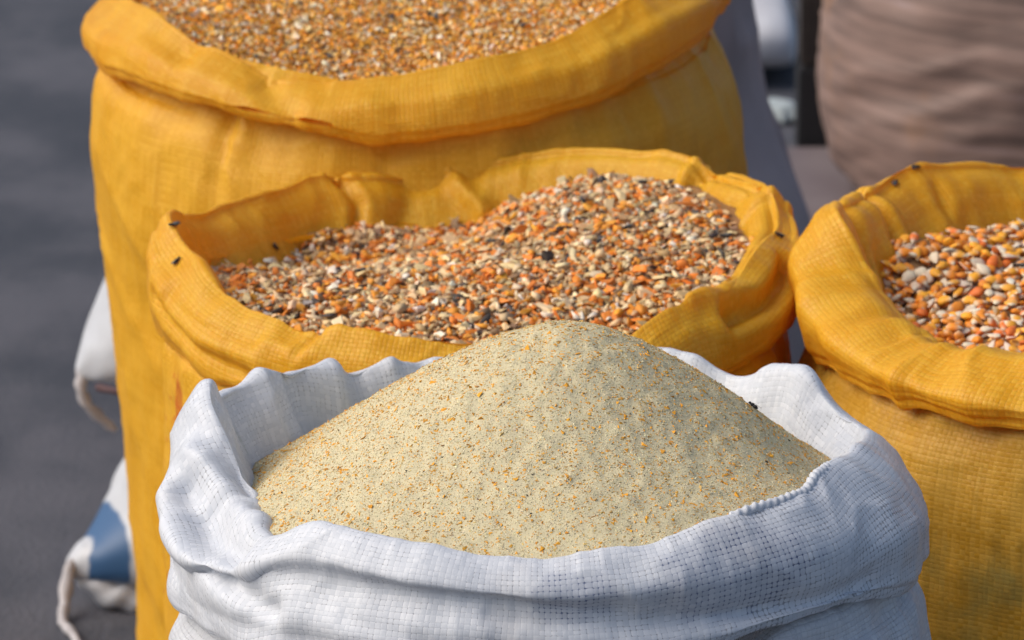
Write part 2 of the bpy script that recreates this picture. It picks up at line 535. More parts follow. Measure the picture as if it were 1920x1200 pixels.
w_body = [[(0, .197, .470), (180, .197, .462)], [(0, .205, .462), (180, .201, .455), (330, .207, .465)], [(0, .212, .447), (90, .2, .440), (180, .203, .440), (206, .204, .43), (270, .203, .44), (330, .212, .453)],
          [(0, .222, .42), (90, .21, .41), (180, .216, .41), (206, .217, .41), (270, .212, .41), (330, .223, .43)],
          [(0, .226, .34), (180, .216, .34), (270, .22, .34)], [(0, .228, .2), (180, .222, .2)], [(0, .225, .09), (180, .22, .09)],
          [(0, .205, .02)], [(0, .18, 0.001)], [(0, .02, 0.001)]]
w_lines = [([(-.203, -.03, .508), (-.184, -.09, .499), (-.170, -.118, .497)], .008, .009),
           ([(-.200, -.008, .519), (-.186, -.035, .513), (-.168, -.075, .508), (-.150, -.105, .507)], -.005, .008),
           ([(-.190, .012, .524), (-.176, -.018, .512), (-.165, -.04, .507)], .005, .005),
           ([(196, .500), (206, .489), (214, .480), (226, .476)], .005, .006),
           ([(186, .462), (200, .456), (216, .462), (240, .466), (262, .470)], .0028, .006),
           ([(240, .482), (258, .476), (280, .474)], .0016, .005),
           ([(262, .492), (280, .486), (300, .486), (325, .485)], .0015, .004)]
# the left inside folds: one panel lapping over the next
def white_disp(PHI, P, V):
    d = cloth_disp(3, 0.75, 0.6, w_lines, facet=.45, fine=.6)(PHI, P, V)
    up = np.clip((P[..., 2] - .46) / .07, 0, 1) * np.clip((.205 - np.hypot(P[..., 0], P[..., 1])) / .01, 0, 1)
    for a, w_, amp in ((149, 2.6, .009), (140, 4, -.009), (131, 2.4, .007), (125, 2.2, -.006), (160, 5, -.005), (118, 2.2, .006), (112, 2, -.004), (55, 4, -.005), (44, 3, .005), (24, 5, -.005), (35, 3, .003)):
        d = d + up * amp * np.exp(-((PHI - a) / w_) ** 2)
    return d
def white_hem(root):
    pts = []
    for a in np.arange(302, 334, 1.0):
        r, z = row_at(w_crest, np.array([a]))
        t = min((a - 302) / 4, (333 - a) / 4, 1)
        pts.append(((r[0] - .001) * math.cos(rad(a)), (r[0] - .001) * math.sin(rad(a)), z[0] + .0012 * t - .001, ))
    me = tube("hem", pts, [.0026 + .0006 * (i % 2) for i in range(len(pts))], M_WHITE_B, 0, 10, 4)
    link("hem", me, root)
def gathers(seed, z0, decay, amp, freq=14):
    base = cloth_disp(seed, 0.9, 0.3)
    def f(PHI, P, V):
        ph = np.radians(PHI)
        g = ridge(np.cos(ph) * freq, np.sin(ph) * freq, V * 4 + 7, seed + 2)
        return base(PHI, P, V) + amp * (g - .5) * np.exp(-np.clip(z0 - P[..., 2], 0, 9) / decay)
    return f
white_sack, white_cuff, white_body = build_sack(
    "white woven sack with a rolled-down cuff holding the tall mound of pale meal", WC, w_rows, w_body, M_WHITE, M_WHITE_B, 3,
    nphi=900, anchor=36, cuff_disp=white_disp, body_disp=gathers(5, .45, .06, .006, 7))

# ---- yellow sack in the middle
MC = (-.025, 2.735)
m_crest = [(0, .205, .532), (11.7, .205, .550), (17, .205, .546), (23, .205, .5418), (35, .205, .5395), (43, .205, .5476), (49, .205, .547), (57, .205, .541), (64, .205, .54),
           (71, .205, .5377), (79, .205, .5327), (89, .204, .5237), (97, .203, .52), (101, .203, .517), (111, .203, .518), (117, .205, .520),
           (121, .207, .523), (125, .207, .524), (131, .205, .5206), (140, .203, .519), (150, .203, .52), (159, .203, .522), (170, .204, .5287),
           (178, .206, .5395), (185, .206, .541), (191, .200, .532), (200, .195, .5268), (208, .195, .518), (219, .195, .5116), (230, .195, .509),
           (237.4, .195, .505), (240.4, .195, .5045), (243.3, .195, .511), (247, .195, .511), (255, .195, .5103), (265, .195, .5085), (283, .195, .505),
           (301, .195, .503), (304.6, .195, .51), (311, .195, .5168), (317, .195, .5208), (325.6, .195, .5136), (332, .195, .520), (338, .195, .5275), (349, .197, .530)]
m_in0 = [(0, .15, .42)]
m_in1 = [(8, .178, .525), (25, .180, .525), (45, .180, .525), (64, .178, .52), (73, .175, .51), (82, .171, .503), (89, .167, .494), (95, .164, .488),
         (107, .164, .486), (117, .167, .488), (122, .171, .486), (127, .174, .484), (131, .172, .480), (136, .164, .474), (141, .157, .470), (147, .155, .474),
         (155, .160, .485), (165, .171, .49), (180, .182, .495), (200, .178, .49), (230, .178, .48), (270, .18, .48), (310, .18, .49), (340, .180, .505), (355, .178, .52)]
m_b1 = [(0, .2195, .525), (12, .218, .535), (45, .215, .53), (100, .213, .50), (150, .213, .505), (172, .215, .515), (185, .2195, .522), (195, .22, .508), (210, .217, .50), (230, .212, .495),
        (270, .211, .492), (300, .212, .488), (312, .212, .497), (325, .215, .497), (342, .22, .503)]
m_b2 = [(0, .2185, .49), (90, .212, .48), (185, .2185, .49), (205, .218, .482), (230, .215, .48), (270, .214, .477), (320, .2175, .477), (342, .22, .485)]
m_hem = [(185, .216, .4713), (203, .214, .468), (212, .213, .4643), (227, .212, .4684), (270, .211, .466), (322, .213, .4687), (334, .214, .474),
         (356, .215, .4777), (45, .21, .475), (90, .207, .46), (150, .21, .465)]
m_rows = [m_in0, off(m_in1, -.006, -.05), off(m_in1, -.002, -.02), lerp_rows(m_in1, m_crest, .55, 0, 0, 120), off(m_crest, -.0025, -.004), m_crest, off(m_crest, .003, -.002), lerp_rows(m_crest, m_b1, .55, .0005, 0, 120), m_b1, m_b2, off(m_hem, .001, .004), m_hem,
          off(m_hem, -.003, -.0005), off(m_hem, -.02, .010), off(m_hem, -.03, .03)]
m_body = [[(0, .200, .478)], [(0, .206, .468)], [(0, .213, .455)], [(0, .219, .41), (180, .213, .41), (270, .213, .41)], [(0, .222, .32), (180, .214, .32)],
          [(0, .224, .2), (180, .216, .2)], [(0, .22, .09)], [(0, .2, .02)], [(0, .18, 0.001)], [(0, .02, 0.001)]]
m_lines = [([(347, .516), (335, .505), (322, .502)], .008, .005), ([(316, .522), (325, .514), (336, .512), (346, .520)], -.003, .005), ([(202, .505), (215, .497), (228, .497)], .003, .005), ([(196, .50), (204, .488), (214, .480), (228, .476)], .004, .005), ([(120, .524), (117, .505), (119, .49)], .005, .004),
           ([(96, .52), (92, .505), (88, .494)], -.006, .006), ([(103, .515), (106, .5), (109, .488)], .003, .008),
           ([(10, .552), (9, .535), (8, .52)], -.003, .003), ([(18, .54), (20, .53), (22, .522)], .003, .006),
           ([(36, .536), (38, .53)], .003, .005), ([(41, .546), (40, .532)], -.003, .004), ([(240, .505), (238, .495)], .002, .003)]
mid_sack, mid_cuff, mid_body = build_sack(
    "yellow sack standing behind the white one, heaped with orange and cream cracked maize", MC, m_rows, m_body, M_YEL, M_YEL_P, 13,
    cuff_disp=cloth_disp(14, 0.75, 0.35, m_lines, facet=.7, fine=.5), body_disp=gathers(15, .46, .05, .003, 8), group="yellow sacks of maize")

# ---- yellow sack at the right
RC = (.42, 2.66)
r_crest = [(60, .205, .545), (106, .205, .543), (114, .207, .545), (125, .208, .5495), (134, .21, .5537), (144, .208, .5475), (159, .208, .5465),
           (167, .208, .552), (174, .203, .552), (180, .188, .530), (185.7, .178, .511), (194.6, .175, .501), (200.5, .175, .4976), (209.3, .175, .5011),
           (214.9, .175, .4982), (219.8, .175, .4946), (224.2, .175, .4983), (230.9, .175, .5059), (235.9, .175, .5096), (270, .185, .51), (330, .2, .52), (20, .205, .535)]
r_in0 = [(0, .14, .42)]
r_in1 = [(112, .163, .510), (132, .163, .512), (145, .163, .517), (158, .166, .518), (165, .172, .510), (175, .174, .495), (185, .172, .485), (200, .168, .480), (220, .166, .477),
         (240, .165, .49), (300, .17, .5), (0, .17, .505), (60, .168, .51)]
r_b0 = [(60, .217, .54), (106, .216, .538), (134, .2205, .545), (159, .2195, .540), (170, .222, .545), (177, .219, .537), (185, .207, .521), (200, .200, .513), (220, .200, .508), (240, .2, .511), (300, .21, .515)]
r_b1 = [(60, .222, .51), (134, .225, .515), (159, .228, .515), (174, .236, .522), (185, .233, .512), (195, .229, .502), (208, .226, .495), (220, .224, .491), (240, .224, .49), (300, .222, .495)]
r_b2 = [(60, .221, .482), (134, .224, .487), (165, .231, .492), (180, .229, .485), (192, .226, .481), (208, .2255, .481), (220, .225, .481), (240, .2255, .481), (300, .221, .48)]
r_hem = [(176, .226, .4826), (185, .221, .469), (191, .221, .4706), (204, .2215, .4723), (217, .2215, .4722), (228, .2215, .4736), (242, .2215, .4726),
         (300, .215, .47), (60, .215, .47), (130, .22, .475)]
r_rows = [r_in0, off(r_in1, -.006, -.05), off(r_in1, -.002, -.02), lerp_rows(r_in1, r_crest, .6, 0, 0, 120), off(r_crest, -.0025, -.004), r_crest, lerp_rows(r_crest, r_b0, .15, 0, 0, 120), lerp_rows(r_crest, r_b0, .75, -.001, -.0015, 120), r_b1, r_b2, off(r_hem, .001, .004), r_hem,
          off(r_hem, -.003, -.0005), off(r_hem, -.02, .010), off(r_hem, -.03, .03)]
r_body = [[(0, .202, .482)], [(0, .207, .474)], [(0, .212, .462), (185, .222, .455), (200, .219, .455), (240, .214, .458)], [(0, .222, .42), (185, .238, .41), (205, .232, .41), (240, .225, .41)],
          [(0, .228, .32), (190, .238, .32), (240, .23, .32)], [(0, .226, .2)], [(0, .22, .09)], [(0, .2, .02)], [(0, .18, 0.001)], [(0, .02, 0.001)]]
r_lines = [([(150, .545), (152, .53), (155, .515)], .006, .005), ([(163, .548), (168, .53), (172, .51)], .006, .006), ([(130, .54), (131, .525)], .003, .005),
           ([(198, .520), (200, .51)], .003, .006), ([(206, .512), (210, .505)], .003, .004), ([(184, .52), (190, .515), (200, .52)], -.003, .007)]
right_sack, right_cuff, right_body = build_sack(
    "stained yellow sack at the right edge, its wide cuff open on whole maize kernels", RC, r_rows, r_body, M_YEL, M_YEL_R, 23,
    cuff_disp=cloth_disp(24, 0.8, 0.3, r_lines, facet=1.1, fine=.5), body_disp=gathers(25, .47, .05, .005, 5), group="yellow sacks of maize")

# ---- yellow sack at the back
BC = (-.08, 3.17)
b_crest = [(170, .222, .612), (186, .222, .611), (194.7, .217, .6098), (213.9, .215, .6071), (224.8, .215, .5977), (233.6, .215, .5923), (241.3, .215, .5818),
           (249.4, .215, .5775), (258.2, .215, .5787), (264.5, .215, .5835), (274.8, .215, .5895), (285.3, .215, .5959), (296.4, .215, .6026),
           (303.6, .215, .6076), (310.2, .215, .6164), (320.9, .215, .6265), (340, .22, .63), (0, .222, .63), (90, .222, .62)]
b_in1 = [(0, .195, .57)]
b_b1 = [(186, .2505, .582), (200, .245, .584), (214, .240, .589), (225, .238, .583), (236, .238, .577), (245, .238, .567), (252, .2385, .563), (265, .2385, .568), (285, .2385, .578), (300, .239, .587), (310, .241, .597), (320, .243, .607), (335, .246, .615), (0, .246, .612), (90, .24, .60)]
b_hem = [(150, .245, .565), (185.9, .2465, .5642), (193.3, .2435, .5623), (214.4, .2425, .5658), (225.8, .242, .564), (237.1, .242, .5608), (249.9, .2425, .5564), (257.7, .243, .5526),
         (265.2, .243, .545), (270.7, .243, .5468), (279.9, .243, .5511), (293.4, .243, .5572), (306.4, .243, .5668), (316.6, .243, .5765), (329.8, .243, .5869),
         (339.6, .243, .593), (0, .242, .595), (90, .235, .58)]
b_b2 = lerp_rows(b_b1, b_hem, .65, .003, 0, 120)
b_rows = [[(0, .16, .5)], b_in1, off(b_crest, -.003, -.005), b_crest, off(b_crest, .003, -.002), lerp_rows(b_crest, b_b1, .55, 0, 0, 120), b_b1, b_b2, off(b_hem, .001, .004), b_hem,
          off(b_hem, -.003, -.0008), off(b_hem, -.018, .009), off(b_hem, -.03, .03)]
b_body = [[(0, .226, .580), (250, .222, .556)], [(0, .231, .574), (250, .226, .55)], [(0, .236, .57), (180, .235, .55), (250, .230, .54), (300, .233, .555)],
          [(0, .253, .53), (180, .243, .53), (230, .240, .52), (270, .240, .51), (320, .250, .53)],
          [(0, .262, .47), (180, .246, .47), (270, .248, .46)], [(0, .262, .37), (180, .235, .37), (270, .248, .37)],
          [(0, .258, .25), (180, .226, .25), (270, .245, .25)], [(0, .25, .12), (180, .220, .12), (270, .238, .12)], [(0, .22, .025)], [(0, .2, 0.001)], [(0, .02, 0.001)]]
def back_disp(PHI, P, V):
    d = gathers(35, .555, .05, .004, 4.5)(PHI, P, V)
    z = P[..., 2]
    t = np.radians(PHI) * .24 * 1.0 + z * 1.5
    d = d + ridge(t * 17, z * 5, PHI * .01, 37) * .0022 * np.clip((.56 - z) / .1, 0, 1)
    for a, w_, amp in ((236, 2.0, -.007), (239, 3, .005), (267.5, 2.0, -.006), (272, 4, .004), (287, 3, .006), (291, 3, -.004), (300, 3.5, .006), (305, 3, -.004), (217, 4, .003)):
        d = d + amp * np.exp(-((PHI - a) / w_) ** 2) * np.exp(-np.clip(.555 - z + (PHI - 250) * .0004, 0, 9) / .035)
    return d
back_sack, back_cuff, back_body = build_sack(
    "tall yellow sack at the back, filled to its cuff with fine orange maize grits", BC, b_rows, b_body, M_YEL, M_YEL_B, 33,
    cuff_disp=cloth_disp(34, 0.8, 0.5, ([([(244, .575), (247, .567), (251, .56)], .003, .006), ([(215, .60), (225, .59)], .003, .008)]), facet=.5, fine=.5),
    body_disp=back_disp, group="yellow sacks of maize")

# ------------------------------------------------------------------ heaps
def tps(pts):
    """thin-plate surface through (x, y, z) points."""
    p = np.array(pts, float)
    n = len(p)
    d = np.linalg.norm(p[:, None, :2] - p[None, :, :2], axis=-1)
    K = np.where(d > 0, d * d * np.log(d + 1e-12), 0) + np.eye(n) * 1e-6
    Q = np.c_[np.ones(n), p[:, :2]]
    A = np.zeros((n + 3, n + 3)); A[:n, :n] = K; A[:n, n:] = Q; A[n:, :n] = Q.T
    w = np.linalg.solve(A, np.r_[p[:, 2], 0, 0, 0])
    def f(x, y):
        x, y = np.asarray(x, float), np.asarray(y, float)
        dd = np.sqrt((x[..., None] - p[:, 0]) ** 2 + (y[..., None] - p[:, 1]) ** 2)
        k = np.where(dd > 0, dd * dd * np.log(dd + 1e-12), 0)
        return k @ w[:n] + w[n] + w[n + 1] * x + w[n + 2] * y
    return f

def polar(pts): return [(r * math.cos(rad(a)), r * math.sin(rad(a)), z) for a, r, z in pts]

def heap_mesh(name, f, rmax, mat, col, nr=90, nphi=240, rough=0.0, seed=0, skirt=.05, edge=None):
    ph = np.arange(nphi) * 2 * math.pi / nphi
    rr = np.linspace(0.002, 1, nr)[:, None] * (edge(np.degrees(ph)) if edge else np.full(nphi, rmax))[None, :]
    X = rr * np.cos(ph)[None, :]; Y = rr * np.sin(ph)[None, :]
    Z = f(X, Y) + rough * fbm(X * 90, Y * 90, 0 * X, 3, seed)
    P = np.stack([X, Y, Z], -1)
    low = P[-1:].copy(); low[..., 2] -= skirt; low[..., :2] *= .97
    P = np.concatenate([P, low], 0)
    n, m = P.shape[:2]
    i = np.arange(n - 1)[:, None] * m + np.arange(m)[None, :]
    j = np.arange(n - 1)[:, None] * m + (np.arange(m)[None, :] + 1) % m
    F = np.stack([i, j, j + m, i + m], -1).reshape(-1, 4)
    c = np.broadcast_to(np.array(col, float), (n * m, 3))
    return mesh_np(name, P.reshape(-1, 3), F, mat, True, None, c)

def hull_shapes(n, pts, seed, flat=(1, 1, 1), cuts=0):
    """small irregular convex pieces of unit size -> list of (verts, tris)."""
    rs = np.random.default_rng(seed)
    out = []
    for _ in range(n):
        v = rs.normal(size=(pts, 3)); v /= np.linalg.norm(v, axis=1, keepdims=True)
        v *= rs.uniform(.75, 1.05, (pts, 1)); v *= np.array(flat) * rs.uniform(.75, 1.25, 3)
        bm = bmesh.new()
        for q in v: bm.verts.new(q)
        r = bmesh.ops.convex_hull(bm, input=bm.verts)
        bmesh.ops.delete(bm, geom=[g for g in r["geom_interior"] if isinstance(g, bmesh.types.BMVert)], context='VERTS')
        bmesh.ops.triangulate(bm, faces=bm.faces)
        bm.verts.index_update()
        out.append((np.array([q.co[:] for q in bm.verts]), np.array([[q.index for q in fc.verts] for fc in bm.faces])))
        bm.free()
    return out

def rand_rot(n, rs, tilt, normals=None):
    """random spins about the local up with a limited tilt -> (n,3,3)."""
    a = rs.uniform(0, 2 * math.pi, n); t = rs.normal(0, tilt, n); b = rs.uniform(0, 2 * math.pi, n)
    ca, sa = np.cos(a), np.sin(a)
    Z = np.zeros((n, 3, 3)); Z[:, 0, 0] = ca; Z[:, 0, 1] = -sa; Z[:, 1, 0] = sa; Z[:, 1, 1] = ca; Z[:, 2, 2] = 1
    ax = np.stack([np.cos(b), np.sin(b), 0 * b], -1)
    K = np.zeros((n, 3, 3))
    K[:, 0, 1] = -ax[:, 2]; K[:, 0, 2] = ax[:, 1]; K[:, 1, 0] = ax[:, 2]; K[:, 1, 2] = -ax[:, 0]; K[:, 2, 0] = -ax[:, 1]; K[:, 2, 1] = ax[:, 0]
    T = np.eye(3)[None] + np.sin(t)[:, None, None] * K + (1 - np.cos(t))[:, None, None] * (K @ K)
    Rm = T @ Z
    if normals is not None:
        up = np.array([0, 0, 1.0])
        v = np.cross(np.broadcast_to(up, normals.shape), normals); c = normals[:, 2]
        K = np.zeros((n, 3, 3))
        K[:, 0, 1] = -v[:, 2]; K[:, 0, 2] = v[:, 1]; K[:, 1, 0] = v[:, 2]; K[:, 1, 2] = -v[:, 0]; K[:, 2, 0] = -v[:, 1]; K[:, 2, 1] = v[:, 0]
        A = np.eye(3)[None] + K + (K @ K) / (1 + c)[:, None, None]
        Rm = A @ Rm
    return Rm

def normals_of(f, x, y, e=.002):
    gx = (f(x + e, y) - f(x - e, y)) / (2 * e); gy = (f(x, y + e) - f(x, y - e)) / (2 * e)
    n = np.stack([-gx, -gy, np.ones_like(gx)], -1)
    return n / np.linalg.norm(n, axis=-1, keepdims=True)

def join_pieces(name, shapes, which, pos, rot, size, cols, mat, smooth=False, vshade=None):
    """many pieces -> one mesh (triangles)."""
    Vs, Fs, Cs, Sm = [], [], [], []
    off_ = 0
    for s, (v, t) in enumerate(shapes):
        idx = np.where(which == s)[0]
        if not len(idx): continue
        vv = np.einsum('nij,nkj->nki', rot[idx], v[None] * size[idx][:, None, :]) + pos[idx][:, None, :]
        k = len(v)
        Vs.append(vv.reshape(-1, 3))
        Fs.append((t[None] + (off_ + np.arange(len(idx)) * k)[:, None, None]).reshape(-1, 3))
        c = np.repeat(cols[idx][:, None, :], k, 1)
        if vshade is not None: c = vshade[s](c)
        Cs.append(c.reshape(-1, 3))
        Sm.append(np.full(len(idx) * len(t), bool(smooth) and (smooth != 'mixed' or s % 5 < 2)))
        off_ += len(idx) * k
    me = mesh_np(name, np.concatenate(Vs), np.concatenate(Fs), mat, bool(smooth), None, np.concatenate(Cs))
    sm = np.concatenate(Sm)
    if len(sm) == len(me.polygons): me.polygons.foreach_set('use_smooth', sm)
    return me

def pick_cols(rs, n, table):
    w = np.array([t[0] for t in table], float); w /= w.sum()
    k = rs.choice(len(table), n, p=w)
    c = np.array([t[1] for t in table], float)[k]
    return np.clip(c * rs.uniform(.8, 1.18, (n, 1)) * rs.uniform(.94, 1.06, (n, 3)), 0, .95), k

def disc_points(rs, n, rmax, keep=None):
    """jittered sunflower points over a disc: even, never on a grid."""
    i = np.arange(n) + .5
    r = rmax * np.sqrt(i / n); a = i * math.pi * (3 - math.sqrt(5))
    s = rmax * math.sqrt(math.pi / n)
    x = r * np.cos(a) + rs.normal(0, .35 * s, n); y = r * np.sin(a) + rs.normal(0, .35 * s, n)
    ok = np.hypot(x, y) < rmax
    if keep is not None: ok &= keep(x, y)
    return x[ok], y[ok]

# ---- pale meal mound
meal_f = tps([(.017, .0, .5935), (.045, 0, .5865), (-.015, -.005, .587), (.018, -.035, .587), (.018, .035, .584),
              (-.06, 0, .568), (-.11, 0, .538), (-.165, -.01, .500), (-.19, -.02, .487),
              (.085, 0, .566), (.12, -.01, .543), (.155, -.02, .511), (.185, -.03, .497),
              (.017, -.10, .557), (.017, -.15, .536), (0, -.19, .508), (.02, .1, .545), (.02, .18, .49),
              (-.12, -.12, .515), (-.13, .12, .492), (.13, -.11, .525), (.14, .12, .488), (-.09, -.07, .542), (.09, -.07, .548), (.075, -.10, .545)])
meal = empty("meal_mound", (WC[0], WC[1], 0))
tag(meal, "tall mound of pale speckled maize meal heaped above the white sack", "maize meal")
meal_edge = lambda deg: np.minimum(row_at(w_crest, np.asarray(deg) % 360)[0] + .003, np.where((np.asarray(deg) % 360 > 20) & (np.asarray(deg) % 360 < 178), .182, .3))
me = heap_mesh("meal_surface", meal_f, .198, M_MEAL, (.58, .51, .33), 150, 420, .0009, 3, edge=meal_edge)
meal_obj = link("meal_surface", me, meal)
rs = np.random.default_rng(5)
sh = hull_shapes(10, 6, 3, (1, .72, .36))
x, y = disc_points(rs, 230000, .197, lambda x, y: (y < .055 + .33 * np.abs(x)) & (np.hypot(x, y) < meal_edge(np.degrees(np.arctan2(y, x))) - .0005))
n = len(x)
z = meal_f(x, y) + .0009 * fbm(x * 90, y * 90, 0 * x, 3, 3)
cols, k = pick_cols(rs, n, [(40, (.64, .56, .35)), (26, (.55, .49, .33)), (16, (.72, .63, .42)), (8, (.58, .38, .13)), (5.5, (.70, .33, .045)), (4.5, (.42, .36, .25)), (.7, (.25, .20, .14)), (.2, (.03, .025, .02))])
clump = fbm(x * 45, y * 45, 0 * x, 2, 77)
sz = rs.lognormal(math.log(.00058), .32, n)
cols[(k == 0) & (clump > .72)] = (.64, .38, .10)
sz[k == 4] *= 2.1; sz[k == 3] *= 1.5; sz[k == 7] *= 1.6; sz[k == 5] *= .9
me = join_pieces("meal_flakes", sh, rs.integers(0, 10, n), np.stack([x, y, z - sz * .02], -1), rand_rot(n, rs, .45, normals_of(meal_f, x, y)),
                 np.repeat(sz[:, None], 3, 1), cols, M_MEAL)
tag(link("meal_flakes", me, meal), kind="stuff")

# ---- cracked maize in the middle sack
crack_f = tps(polar([(8, .18, .527), (25.6, .18, .532), (38, .18, .5325), (45, .18, .5325), (54, .18, .531), (64, .18, .526), (73, .178, .515), (82, .176, .505),
                     (89, .172, .492), (95, .17, .486), (107, .17, .4865), (117, .172, .489), (123, .176, .491), (130, .176, .491), (137, .16, .475), (145, .16, .478), (162, .17, .487),
                     (180, .18, .499), (200, .182, .503), (219, .184, .498), (237, .184, .494), (255, .184, .496), (270, .184, .494), (285, .184, .492), (301, .184, .493), (317, .183, .506),
                     (332, .183, .512), (350, .182, .522), (0, 0, .5085), (120, .10, .486), (150, .10, .484), (180, .09, .500), (98, .1, .490), (135, .05, .499),
                     (215, .1, .5045), (250, .1, .506), (290, .1, .508), (330, .1, .517), (10, .1, .525), (45, .1, .527), (65, .11, .521), (180, .13, .4985), (100, .05, .504)]))
CR = [(22, (.70, .49, .25)), (12, (.48, .30, .14)), (12, (.78, .60, .36)), (24, (.70, .20, .018)), (14, (.76, .31, .03)), (9, (.26, .15, .075)), (4, (.06, .045, .04)), (4, (.80, .71, .57))]
def grain_heap(label, name, cat, centre, f, rmax, n_pts, sizes, table, seed, mat, layers, n_parts, keep=None, part_name="chip", pts=9, base_col=(.30, .14, .04), part_metric=None):
    root = empty(name, (centre[0], centre[1], 0))
    tag(root, label, cat)
    me = heap_mesh(name + "_bed", lambda x, y: f(x, y) - .003, rmax, mat, base_col, 60, 160, .001, seed)
    link("grain_bed", me, root)
    rs = np.random.default_rng(seed)
    NS = 40
    sh = hull_shapes(NS, pts, seed, (1.05, .72, .42))
    X, Y, Z, L = [], [], [], []
    for l in range(layers):
        x, y = disc_points(rs, n_pts, rmax, keep)
        X.append(x); Y.append(y); Z.append(f(x, y) - .0016 * (layers - 1 - l)); L.append(np.full(len(x), l))
    X, Y, Z, L = map(np.concatenate, (X, Y, Z, L))
    n = len(X)
    cols, k = pick_cols(rs, n, table)
    sz = np.clip(rs.lognormal(math.log(sizes[0]), sizes[1], n), sizes[0] * .45, sizes[0] * 2.1)
    size = sz[:, None] * rs.uniform(.8, 1.2, (n, 3))
    Z = Z + rs.normal(0, .25, n) * sz
    rot = rand_rot(n, rs, .6, normals_of(f, X, Y))
    pos = np.stack([X, Y, Z], -1)
    which = rs.integers(0, NS, n)
    # the pieces that show largest: top layer, big, near the camera and in the open
    score = sz * (L == layers - 1) / (1.0 + 1.2 * (Y + .2))
    score[np.hypot(X, Y) > rmax * .95] = 0
    if part_metric is not None: score = score * part_metric(X, Y)
    order = np.argsort(-score)
    big = order[:n_parts]
    rest = np.setdiff1d(np.arange(n), big)
    me = join_pieces(name + "_rest", sh, which[rest], pos[rest], rot[rest], size[rest], cols[rest], mat, 'mixed')
    tag(link("small_" + part_name, me, root), kind="stuff")
    if n_parts:
        # shared meshes: shape x colour
        cache = {}
        for q in big:
            key = (int(which[q]) % 12, int(k[q]), q % 2)
            if key not in cache:
                v, t = sh[key[0]]
                c = np.broadcast_to(cols[q], (len(v), 3))
                cache[key] = mesh_np(part_name, v, t, mat, key[0] % 5 < 2, None, c)
            o = link(part_name, cache[key], root)
            o.matrix_local = Matrix.Translation(pos[q].tolist()) @ Matrix(rot[q].tolist()).to_4x4() @ Matrix.Diagonal((*size[q].tolist(), 1))
    return root
crack = grain_heap("heap of coarse cracked maize, orange and cream chips, in the middle yellow sack", "cracked_maize_heap", "cracked maize",
                   MC, crack_f, .193, 8500, (.0036, .42), CR, 41, M_CHIP, 2, 300,
                   keep=lambda x, y: np.hypot(x, y) < np.where(y > -.01, np.where(x < -.15, .186, .177), .193), part_metric=lambda X, Y: ((Y > -.16) | (np.abs(X) > .09)).astype(float))

# ---- fine grits in the back sack
grit_f = tps(polar([(0, 0, .612), (195, .2, .598), (225, .2, .588), (250, .2, .569), (265, .2, .573), (285, .2, .586), (310, .2, .602), (340, .2, .615), (0, .2, .615), (90, .2, .612), (140, .2, .605), (250, .1, .597), (300, .1, .605), (90, .1, .615)]))
GR = [(36, (.86, .41, .04)), (24, (.82, .29, .02)), (18, (.82, .60, .28)), (8, (.58, .34, .11)), (15, (.86, .74, .54)), (6, (.30, .16, .07)), (2, (.08, .06, .05))]
grits = grain_heap("bed of fine orange maize grits filling the tall yellow sack", "maize_grits_bed", "maize grits", BC, grit_f, .206, 15000, (.0024, .34), GR, 51, M_CHIP, 2, 0,
                   keep=lambda x, y: y < .1, part_name="grit", pts=7)

# ---- whole kernels in the right sack
def kernel_shape(rs, kind):
    """a dent-maize kernel: broad crown, narrowing to a pale tip, flattened; kind 1 = split open germ side."""
    nu, nv = 9, 6
    v = []
    w = rs.uniform(.70, 1.0); th = rs.uniform(.36, .56); dent = rs.uniform(0, .16); bend = rs.uniform(-.15, .15)
    for j in range(nv + 1):
        t = j / nv
        yv = -1 + 2 * t
        prof = math.sin(math.pi * min(max(t, .0), 1)) ** .55 if 0 < t < 1 else 0
        prof *= .42 + .64 * t
        for i in range(nu):
            a = 2 * math.pi * i / nu
            xx = math.cos(a) * prof * w; zz = math.sin(a) * prof * th
            if kind == 1 and zz > 0: zz *= .35
            v.append((xx + bend * (1 - t), yv - (dent * prof if t > .9 else 0), zz))
    f = []
    for j in range(nv):
        for i in range(nu):
            a, b = j * nu + i, j * nu + (i + 1) % nu
            if j == 0: f.append((a, b + nu, a + nu))
            elif j == nv - 1: f.append((a, b, a + nu))
            else: f += [(a, b, b + nu), (a, b + nu, a + nu)]
    v = np.array(v) * (1 + rs.normal(0, .055, (len(v), 1)))
    return v, np.array(f)
KT = [(42, (.78, .25, .014)), (14, (.82, .36, .02)), (14, (.70, .15, .015)), (14, (.78, .58, .36)), (6, (.66, .56, .42)), (8, (.78, .40, .18))]
